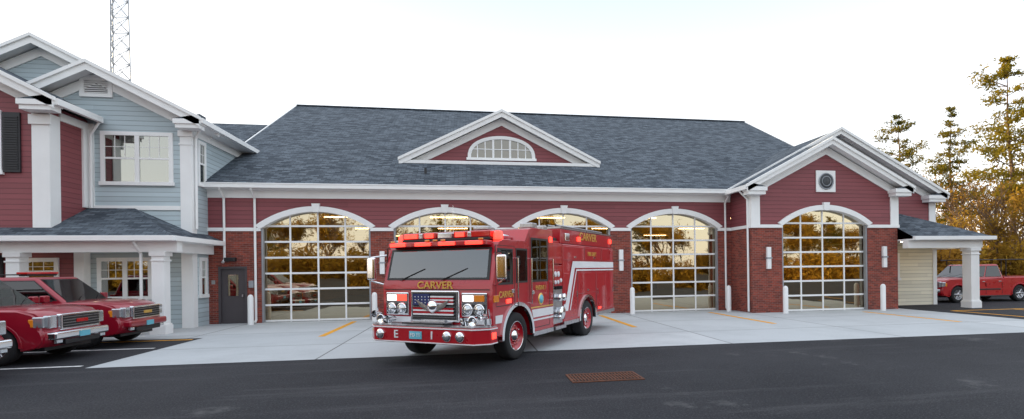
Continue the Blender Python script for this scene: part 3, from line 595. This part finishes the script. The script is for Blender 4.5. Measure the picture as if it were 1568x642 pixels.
for s in (-1,1):
    a,b_=sorted((s*.66,s*1.26)); eb('headlight_bezel_%d'%s,(a,b_,.42,.472,.98,1.46),'chrome',.03); eb('headlight_recess_%d'%s,(a+.03,b_-.03,.41,.43,1.01,1.23),'black',.01)
    for dx in (.82,1.09):
        lathe('headlight',[(.10,0),(.095,-.02),(.07,-.035),(0,-.045)],(s*dx,.41,1.12),'y','lamp',G); lathe('headlight_ring',[(.12,.01),(.115,-.025),(.10,-.025)],(s*dx,.41,1.12),'y','chrome',G)
    a,b_=sorted((s*.71,s*.94)); eb('warning_light_%d'%s,(a,b_,.395,.42,1.28,1.41),'ledr' if s<0 else 'ledw',.01)
    a,b_=sorted((s*.98,s*1.2)); eb('signal_%d'%s,(a,b_,.395,.42,1.28,1.41),'amber' if s>0 else 'ledw',.01)
    a,b_=sorted((s*1.30,s*1.375)); eb('corner_signal_%d'%s,(a,b_,.5,.7,1.26,1.40),'amber',.01)
    a,b_=sorted((s*.62,s*1.32)); eb('front_stripe_%d'%s,(a,b_,.449,.48,.83,.95),'stripe')
text('CARVER',.21,(0,.452,1.60),(math.pi/2,0,0),'gold',G,'front_lettering',.006,1.15)
eb('light_bar_base',(-1.12,1.12,.80,1.15,2.53,2.58),'black',.01)
eb('light_bar_red',[(-1.12,-.62,.80,1.15,2.58,2.72),(-.58,-.22,.80,1.15,2.58,2.72),(.22,.58,.80,1.15,2.58,2.72),(.62,1.12,.80,1.15,2.58,2.72)],'lens',.03)
eb('light_bar_lit',[(-1.05,-.7,.785,.80,2.6,2.69),(-.5,-.28,.785,.80,2.6,2.69),(.28,.5,.785,.80,2.6,2.69)],'ledr',.005); eb('light_bar_clear',[(-.18,.18,.80,1.15,2.58,2.70),(-.67,-.57,.79,1.14,2.585,2.70),(.57,.67,.79,1.14,2.585,2.70)],'lamp',.02)
for x in (-1.22,1.22): lathe('beacon',[(.1,0),(.1,.1),(.08,.16),(0,.18)],(x,.95,2.53),'z','ledr',G)
V=[];F=[]
for x in (.75,1.0): tube(V,F,(x,1.35,2.62),(x,2.0,2.62),.07,.025,12); tube(V,F,(x,1.5,2.5),(x,1.5,2.62),.02,.02)
tube(V,F,(-.9,2.4,2.8),(-.9,2.4,3.5),.008,.004,5)
P('air_horns',V,F,'chrome',G,smooth=True)
eb('scene_lights',[(1.0,1.3,2.3,2.6,2.85,2.97),(-.2,.2,2.2,2.5,2.85,2.93),(.9,1.25,3.0,3.25,2.85,2.95)],'steel',.02)
for s in (-1,1):
    X=s*hw
    def sb(n,y0,y1,z0,z1,m,o0=.0,o1=.012,bv=0):
        a,b_=sorted((X+s*o0,X+s*o1)); return (a,b_,y0,y1,z0,z1)
    eb('cab_window_seal_%d'%s,[sb('',.66,1.30,1.60,2.34,0,-.02,.008),sb('',1.42,1.95,1.62,2.36,0,-.02,.008),sb('',2.12,3.02,1.62,2.62,0,-.02,.008)],'black',.004)
    eb('cab_windows_%d'%s,[sb('',.71,1.26,1.65,2.30,0,.008,.013),sb('',1.46,1.91,1.66,2.32,0,.008,.013),sb('',2.17,2.97,1.67,2.57,0,.008,.013)],'carglass')
    eb('window_bars_%d'%s,[sb('',2.55,2.58,1.67,2.57,0,.014,.02),sb('',2.17,2.97,2.1,2.12,0,.014,.02),sb('',1.0,1.02,1.65,2.30,0,.014,.02)],'black')
    eb('door_seams_%d'%s,[sb('',y-.008,y+.008,.6 if y>2 else 1.2,2.4 if y<2 else 2.7,0,-.01,.003) for y in (.60,1.36,2.06,3.08)]+[sb('',.6,1.36,1.17,1.185,0,-.01,.003),sb('',2.06,3.08,.58,.595,0,-.01,.003),sb('',.6,1.36,2.39,2.40,0,-.01,.003)],'black')
    eb('door_handles_%d'%s,[sb('',1.2,1.32,1.42,1.5,0,0,.03),sb('',2.12,2.24,1.35,1.43,0,0,.03)],'chrome',.01)
    V=[];F=[]
    for y in (1.39,2.02,3.16): tube(V,F,(X+s*.07,y,1.15),(X+s*.07,y,2.15),.018,.018,8); tube(V,F,(X,y,1.16),(X+s*.07,y,1.16),.018,.018,8); tube(V,F,(X,y,2.14),(X+s*.07,y,2.14),.018,.018,8)
    P('grab_rails_%d'%s,V,F,'chrome',G,smooth=True)
    V=[];F=[]; tube(V,F,(X,.58,2.25),(X+s*.27,.38,2.2),.018,.018,8); tube(V,F,(X,.58,1.6),(X+s*.27,.38,1.7),.018,.018,8); tube(V,F,(X+s*.27,.38,2.2),(X+s*.27,.38,1.7),.018,.018,8); P('mirror_arm_%d'%s,V,F,'chrome',G,smooth=True)
    a,b_=sorted((X+s*.15,X+s*.36)); eb('mirror_%d'%s,(a,b_,.34,.44,1.72,2.2),'chrome',.04)
    a,b_=sorted((X-s*.05,X+s*.03))
    prism('fender_trim_f_%d'%s,arc(1.5,.5,.72,-2,182,18)+arc(1.5,.5,.64,182,-2,18),a,b_,'x','chrome',G)
    prism('fender_trim_r_%d'%s,arc(5.72,.5,.68,-2,182,18)+arc(5.72,.5,.60,182,-2,18),a-s*.03,b_-s*.03,'x','chrome',G)
    def st(pts,nm,m='stripe',off=.006): P(nm,[(X+s*off,y,z) for y,z in pts],[tuple(range(len(pts)))],m,G)
    st([(.56,.84),(.80,.84),(.86,1.0),(.56,1.0)],'stripe_a'); st([(2.20,.82),(3.28,.82),(3.28,1.0),(2.14,1.0)],'stripe_b'); st([(2.1,1.03),(3.28,1.03),(3.28,1.06),(2.1,1.06)],'stripe_b2','gold'); st([(2.14,.74),(3.28,.74),(3.28,.78),(2.14,.78)],'stripe_b3','stripe')
    st([(3.98,.82),(4.25,.82),(4.75,1.93),(8.05,1.93),(8.05,2.11),(4.6,2.11),(4.08,1.0),(3.98,1.0)],'stripe_c','stripe',-.010)
    st([(4.36,.82),(4.42,.82),(4.88,1.85),(8.05,1.85),(8.05,1.89),(4.84,1.89)],'stripe_d','stripe',-.010)
    eb('steps_%d'%s,[sb('',2.2,3.28,.40,.50,0,-.2,.02)],'steel',.01)
    eb('warning_side_%d'%s,[sb('',3.1,3.25,2.55,2.68,0,-.01,.02),sb('',1.0,1.2,1.22,1.30,0,-.01,.02)],'ledr',.006)
rz=(math.pi/2,0,math.pi/2)
text('CARVER',.18,(hw+.006,1.0,1.40),rz,'gold',G,'door_lettering',.003,.9); 
lathe('door_crest',[(0,0.01),(.13,.01),(.14,0)],(hw,2.62,1.22+.0),'x','gold',G); lathe('door_crest_in',[(0,0.014),(.10,.014),(.10,0)],(hw,2.62,1.22),'x','plate',G)
text('ENGINE 1',.14,(hw+.006,2.62,1.48),rz,'gold',G,'crew_door_lettering',.003,.9)
eb('pump_house',(-1.25,1.25,3.3,3.95,.5,2.62),'paint',.02)
for s in (-1,1):
    a,b_=sorted((s*1.25,s*1.33)); eb('pump_panel_%d'%s,(a,b_,3.36,3.93,.55,1.45),'steel',.01); eb('pump_panel_red_%d'%s,(a,b_,3.36,3.93,1.48,2.0),'paint',.01); eb('pump_panel_top_%d'%s,(a,b_,3.36,3.93,2.04,2.55),'paint',.01)
    for (y,z,r) in [(3.5,1.78,.07),(3.68,1.78,.07),(3.83,1.62,.05),(3.5,1.58,.05),(3.66,1.58,.05)]: lathe('gauge',[(r,0),(r,s*.02),(r*.85,s*.025),(0,s*.025)],(s*1.33,y,z),'x','stripe',G,18)
    for (y,z,r) in [(3.52,1.2,.08),(3.78,1.2,.08),(3.65,.82,.14),(3.5,.72,.05)]: lathe('inlet',[(r,0),(r,s*.07),(r*1.15,s*.07),(r*1.15,s*.14),(r*.6,s*.16),(0,s*.16)],(s*1.33,y,z),'x','chrome',G,18)
    eb('control_levers_%d'%s,[(*sorted((s*1.33,s*1.39)),3.44+i*.09,3.46+i*.09,1.4,1.48) for i in range(5)],'black'); eb('pump_step_%d'%s,(*sorted((s*1.1,s*1.42)),3.32,3.96,.42,.5),'steel',.01)
eb('crosslay_cover',(-1.2,1.2,3.35,3.92,2.62,2.70),'black',.02)
body=[(3.98,.5),(3.98,2.55),(8.1,2.55),(8.1,.62),(7.6,.55),(6.5,.5)]+arc(5.72,.5,.62,-3,183,14)+[(5.0,.5)]
prism('rear_body',body,-1.33,1.33,'x','paint',G,.03,2)
prism('hose_bed_side',[(3.95,2.56),(3.95,2.95),(8.08,2.95),(8.08,2.56)],-1.28,1.28,'x','paint',G,.03,2)
eb('hose_bed_cover',(-1.15,1.15,4.1,8.0,2.95,2.99),'black',.01)
eb('hose_bed_rail',[(-1.29,1.29,3.95,4.0,2.95,3.0),(1.24,1.29,4.0,8.08,2.95,2.985),(-1.29,-1.24,4.0,8.08,2.95,2.985)],'steel')
V=[];F=[]
for x in (1.0,.75): tube(V,F,(x,4.3,3.06),(x,7.9,3.06),.03,.03,8)
for i in range(10): tube(V,F,(1.0,4.5+i*.36,3.06),(.75,4.5+i*.36,3.06),.015,.015)
for y in (4.5,7.6): tube(V,F,(.87,y,2.95),(.87,y,3.06),.02,.02)
P('ground_ladder',V,F,'steel',G,smooth=True)
for s in (-1,1):
    X=s*1.33
    def sb2(y0,y1,z0,z1,o0,o1): a,b_=sorted((X+s*o0,X+s*o1)); return (a,b_,y0,y1,z0,z1)
    eb('compartment_doors_%d'%s,[sb2(4.04,4.95,.62,1.80,-.01,.014),sb2(5.0,6.42,1.22,1.80,-.01,.014),sb2(6.47,7.25,.66,1.80,-.01,.014),sb2(7.28,8.05,.66,1.80,-.01,.014),sb2(4.04,5.5,2.14,2.5,-.01,.014),sb2(5.54,6.9,2.14,2.5,-.01,.014),sb2(6.94,8.05,2.14,2.5,-.01,.014)],'paint',.012)
    eb('compartment_gaps_%d'%s,[sb2(4.96,4.99,.62,1.8,-.01,.004),sb2(6.43,6.46,.66,1.8,-.01,.004),sb2(7.252,7.278,.66,1.8,-.01,.004),sb2(5.505,5.535,2.14,2.5,-.01,.004),sb2(6.905,6.935,2.14,2.5,-.01,.004)],'black')
    eb('latches_%d'%s,[sb2(4.85,4.9,1.15,1.3,.014,.03),sb2(5.65,5.8,1.28,1.33,.014,.03),sb2(6.52,6.57,1.15,1.3,.014,.03),sb2(7.93,7.98,1.15,1.3,.014,.03),sb2(4.7,4.85,2.2,2.24,.014,.03),sb2(6.2,6.35,2.2,2.24,.014,.03)],'chrome',.004)
    eb('body_rub_rail_%d'%s,[sb2(3.98,5.0,.46,.56,-.02,.03),sb2(6.45,8.1,.52,.62,-.02,.03)],'steel',.01)
    eb('body_warning_%d'%s,[sb2(5.1,5.3,2.66,2.78,-.06,-.02),sb2(7.8,8.0,2.70,2.84,-.06,-.02),sb2(6.6,6.8,.7,.76,.014,.03)],'ledr',.006)
    eb('scene_light_%d'%s,[sb2(4.2,4.5,2.64,2.84,-.06,-.01)],'chrome',.02)
    wheel(G,(s*1.17,1.5,.5),.5,.32,'x',s,'chrome',0,'_f%d'%s); wheel(G,(s*1.15,5.72,.5),.5,.32,'x',s,'chrome',0,'_r%d'%s); wheel(G,(s*.8,5.72,.5),.5,.3,'x',s,'black',0,'_ri%d'%s)
    for y in (1.5,5.72):
        lathe('red_rim_ring',[(.29,s*.152),(.27,s*.13),(.24,s*.085),(.15,s*.09),(.14,s*.10)],(s*1.17,y,.5),'x','paint',G,30)
        V=[];F=[]
        for k in range(10):
            t=2*math.pi*k/10; c=(s*1.17+s*.09,y+.2*math.cos(t),.5+.2*math.sin(t)); tube(V,F,c,(c[0]+s*.035,c[1],c[2]),.018,.014,6)
        P('lug_nuts',V,F,'chrome',G)
text('CARVER',.30,(1.29,5.95,2.80),rz,'gold',G,'body_lettering',.004,1.25); text('FIRE DEPT',.16,(1.35,6.1,2.32),rz,'gold',G,'body_lettering_2')
eb('rear_step',(-1.25,1.25,8.1,8.4,.5,.6),'steel',.01); eb('rear_panel_light',(-1.1,-.9,8.1,8.13,1.5,1.8),'ledr')
eb('chassis',[(-.5,.5,.5,8.0,.45,.62),(-1.05,1.05,1.4,1.6,.42,.58),(-1.05,1.05,5.62,5.82,.42,.58)],'black')
eb('wheel_wells',[(-1.0,1.0,.82,2.2,.62,1.18),(-.62,.62,5.1,6.35,.62,1.1)],'black')
# ------------------------------------------------------------------ trees
def leafquads(C,size,flat=.6):
    n=len(C); a=rng.normal(size=(n,3)); a/=np.linalg.norm(a,axis=1)[:,None]; b=rng.normal(size=(n,3)); b-=a*(a*b).sum(1)[:,None]; b/=np.linalg.norm(b,axis=1)[:,None]
    s=(size*rng.uniform(.6,1.4,n))[:,None]; a=a*s; b=b*s*flat
    V=np.stack([C-a-b,C+a-b,C+a+b,C-a+b],1).reshape(-1,3); return V
def treemesh(name,tv,tf,C,size,leafmat,flat=.6):
    LV=leafquads(C,size,flat); n0=len(tv); V=tv+[tuple(v) for v in LV]; F=tf+[tuple(n0+4*i+k for k in range(4)) for i in range(len(C))]
    me=bpy.data.meshes.new(name); me.from_pydata(V,[],F); me.materials.append(M['bark']); me.materials.append(M[leafmat])
    mi=np.zeros(len(F),dtype=np.int32); mi[len(tf):]=1; me.polygons.foreach_set('material_index',mi); me.update(); return me
def pine(name,H,seed,leafmat='pine',start=.35,spread=.22,dens=1.0):
    r=random.Random(seed); V=[];F=[];C=[]
    p=Vector((0,0,0)); pts=[p.copy()]; 
    for i in range(8): p=p+Vector((r.uniform(-.02,.02)*H*.5,r.uniform(-.02,.02)*H*.5,H/8)); pts.append(p.copy())
    for i in range(8): tube(V,F,pts[i],pts[i+1],.014*H*(1-i/8.3),.014*H*(1-(i+1)/8.3),8)
    z=start*H*.6
    while z<H*.99:
        f=max(0,(z/H-start)/(1-start)); Ln=H*spread*(1-f)**.65*(.5+.5*min(1,f*5))*r.uniform(.7,1.2)+.25
        ii=min(7,int(z/H*8)); base=pts[ii].lerp(pts[ii+1],z/H*8-ii)
        k=r.randint(2,4); a0=r.uniform(0,6.28); dead=z<start*H
        for j in range(k):
            if r.random()<(.6 if dead else .2): continue
            a=a0+6.28*j/k+r.uniform(-.6,.6); l=Ln*r.uniform(.4,1.3); up=r.uniform(-.1,.5)
            d=Vector((math.cos(a),math.sin(a),up)); e=base+d*l; tube(V,F,base,e,.014*l+.012,.008,4)
            if dead: continue
            nn=max(3,int(l*4))
            for q in range(nn):
                t=.35+.65*q/nn; side=Vector((-d.y,d.x,r.uniform(-.3,.5)))*r.uniform(-.3,.3)*l; c=base+d*l*t+side; sp=.07*l+.15
                tube(V,F,base+d*l*t*.85,c,.01,.006,3)
                m=int(19*dens)
                C.append(np.array(c)+rng.normal(size=(m,3))*np.array([sp,sp,sp*.5])+np.array([0,0,.08]))
        z+=H*.030*r.uniform(.5,1.5)
    C=np.concatenate(C); return treemesh(name,V,F,C,.10,leafmat,.4)
def decid(name,H,seed,leafmat='goldl',dens=1.0,size=.10):
    r=random.Random(seed); V=[];F=[];tips=[]
    def br(p,d,l,rad,dep):
        e=p+d*l; tube(V,F,p,e,rad,rad*.68,6 if dep<2 else 4)
        if dep>=2: tips.append((e,l)); 
        if dep>=5: return
        for k in range(r.randint(2,3)+(1 if dep<2 else 0)):
            nd=(d+Vector((r.uniform(-1,1),r.uniform(-1,1),r.uniform(-.25,.7)))*.62).normalized(); br(p.lerp(e,r.uniform(.6,1)),nd,l*r.uniform(.6,.82),rad*.6,dep+1)
    br(Vector((0,0,0)),Vector((r.uniform(-.05,.05),r.uniform(-.05,.05),1)).normalized(),H*.27,H*.013,0)
    C=[np.array(e)+rng.normal(size=(max(1,int(12*dens)),3))*(.35*l+.1) for e,l in tips if r.random()<.8]
    C=np.concatenate(C); return treemesh(name,V,F,C,size,leafmat)
def bushmesh(name,w,h,seed,leafmat='brush'):
    r=random.Random(seed); V=[];F=[];C=[]
    for i in range(40):
        x=r.uniform(-w,w);y=r.uniform(-1.5,1.5); hh=h*r.uniform(.4,1); e=Vector((x+r.uniform(-.8,.8),y+r.uniform(-.5,.5),hh)); tube(V,F,(x,y,0),e,.04,.012,4)
        for q in range(6):
            c=Vector((x,y,0)).lerp(e,.25+.75*q/6); C.append(np.array(c)+rng.normal(size=(26,3))*np.array([.45,.45,.4]))
    return treemesh(name,V,F,np.concatenate(C),.10,leafmat)
pm_=[pine('pine_mesh_%d'%i,18,11+i,start=s,spread=sp) for i,(s,sp) in enumerate([(.36,.19),(.32,.16),(.40,.21)])]
dm_=[decid('broadleaf_mesh_%d'%i,13,31+i,'goldl' if i!=2 else 'brush',d) for i,d in enumerate([1.2,.45,.10])]
bm_=[bushmesh('brush_mesh_%d'%i,4,3.6,51+i,'goldl' if i else 'brush') for i in range(2)]
def inst(name,me,x,y,s,rz,parent=None,sz=None):
    o=bpy.data.objects.new(name,me); o.location=(x,y,-.02); o.scale=(s,s,sz or s); o.rotation_euler=(0,0,rz); col.objects.link(o); o.parent=parent; return o
def at(px_,t):
    u=(px_-855)/810; return (t*(.1685+.9857*u),t*(.9857-.1685*u))
for i,(b,t,k,s) in enumerate([(1382,55,0,.98),(1455,50,1,.92),(1548,40,2,.97),(1600,46,1,1.1),(1670,38,0,1.05)]):
    x,y=at(b,t); inst('pine_tree',pm_[k],x,y,s,i*1.3+.6)
for i,(b,t,k,s) in enumerate([(1425,48,1,.6),(1480,46,2,1.0),(1515,52,2,1.15),(1570,50,1,.95),(1530,36,2,.75),(1470,60,2,1.0),(1600,42,2,1.0),(1400,60,2,.85),(1440,56,2,1.1),(1500,42,1,.6),(1560,34,1,.62),(1520,58,2,1.1),(1600,38,0,.8)]):
    x,y=at(b,t); inst('broadleaf_tree',dm_[k],x,y,s,i*2.1)
un=E('undergrowth')
for i in range(16):
    x,y=at(1395+i*15,42+8*math.sin(i*2.3)); inst('brush_%d'%i,bm_[i%2],x,y,random.uniform(.7,1.15),random.uniform(0,.6)-.3,un)
bg=E('distant_trees')
for i in range(120):
    x=-115+i*2.1+random.uniform(-1.5,1.5); y=-30-random.uniform(0,20); k=random.random()
    me=random.choice(pm_) if k<.2 else random.choice(dm_[:2]+dm_[:1]); s=random.uniform(.5,.75) if k<.2 else random.uniform(.75,1.2)
    inst('distant_tree_%d'%i,me,x,y,s,random.uniform(0,6),bg)
for i in range(70): inst('distant_brush_%d'%i,bm_[1 if i%3 else 0],-115+i*3.5,-26-random.uniform(0,4),random.uniform(.9,1.4),random.uniform(-.3,.3),bg)
for i in range(24):
    x=50+i*4; y=75-i*1.5+random.uniform(-5,5); inst('distant_far_%d'%i,random.choice(dm_+pm_[:1]),x,y,random.uniform(.6,.9),random.uniform(0,6),bg)
for i in range(26):
    x=-52-random.uniform(0,10); y=-12+i*2.4; inst('added_shade_tree_%d'%i,random.choice(pm_+dm_[:1]),x,y,random.uniform(.9,1.1),random.uniform(0,6),bg)  # unseen tree row added on the left to block low sun
fn=E('board_fence')
boxes('boards',[(24+i*.2,24.18+i*.2,31.5,31.53,.05,1.85) for i in range(120)],'fence',fn); boxes('rails',[(24,48,31.53,31.58,.4,.5),(24,48,31.53,31.58,1.5,1.6)],'fence',fn)
# ------------------------------------------------------------------ light
w=bpy.data.worlds.new('World'); S.world=w; w.use_nodes=True; nt=w.node_tree
bgn=nt.nodes['Background']; out=nt.nodes['World Output']
sk=nt.nodes.new('ShaderNodeTexSky'); sk.sky_type='NISHITA'; sk.sun_disc=False; EL=math.radians(10); AZ=62; sk.sun_elevation=EL; sk.sun_rotation=math.radians(-AZ); sk.dust_density=2.5; sk.air_density=1.0
nt.links.new(sk.outputs[0],bgn.inputs[0]); bgn.inputs[1].default_value=.12
b2=nt.nodes.new('ShaderNodeBackground'); b2.inputs[1].default_value=2.0
tc=nt.nodes.new('ShaderNodeTexCoord'); sp=nt.nodes.new('ShaderNodeSeparateXYZ'); nt.links.new(tc.outputs['Generated'],sp.inputs[0])
cr=nt.nodes.new('ShaderNodeValToRGB'); nt.links.new(sp.outputs[2],cr.inputs[0]); el=cr.color_ramp.elements
el[0].position=0; el[0].color=(.74,.71,.69,1); el[1].position=1; el[1].color=(.62,.65,.70,1); e3=el.new(.28); e3.color=(.54,.54,.56,1); e4=el.new(.46); e4.color=(.37,.43,.49,1); e5=el.new(.62); e5.color=(.58,.61,.66,1)
nt.links.new(cr.outputs[0],b2.inputs[0])
ad=nt.nodes.new('ShaderNodeAddShader'); nt.links.new(bgn.outputs[0],ad.inputs[0]); nt.links.new(b2.outputs[0],ad.inputs[1]); nt.links.new(ad.outputs[0],out.inputs[0])
su=bpy.data.lights.new('sun','SUN'); su.energy=5; su.angle=math.radians(.5); su.color=(1,.78,.46)
so=bpy.data.objects.new('sun',su); col.objects.link(so); az=math.radians(AZ)
dv=Vector((-math.sin(az)*math.cos(EL),math.cos(az)*math.cos(EL),math.sin(EL))); so.rotation_euler=dv.to_track_quat('Z','Y').to_euler()
# ------------------------------------------------------------------ camera
cd=bpy.data.cameras.new('cam'); co=bpy.data.objects.new('camera',cd); col.objects.link(co); S.camera=co
cd.sensor_fit='HORIZONTAL'; cd.sensor_width=36; cd.lens=810*36/1568; cd.shift_x=-71/1568; cd.shift_y=91.5/1568; cd.clip_end=5000
th=math.radians(9.7); ro=.013
Rv=Vector((math.cos(th),-math.sin(th),0)); Fv=Vector((math.sin(th),math.cos(th),0)); Zv=Vector((0,0,1))
R2=Rv*math.cos(ro)-Zv*math.sin(ro); U2=Zv*math.cos(ro)+Rv*math.sin(ro)
co.matrix_world=Matrix(((R2.x,U2.x,-Fv.x,0),(R2.y,U2.y,-Fv.y,0),(R2.z,U2.z,-Fv.z,1.9),(0,0,0,1)))
S.view_settings.view_transform='Standard'; S.view_settings.look='None'; S.view_settings.exposure=0
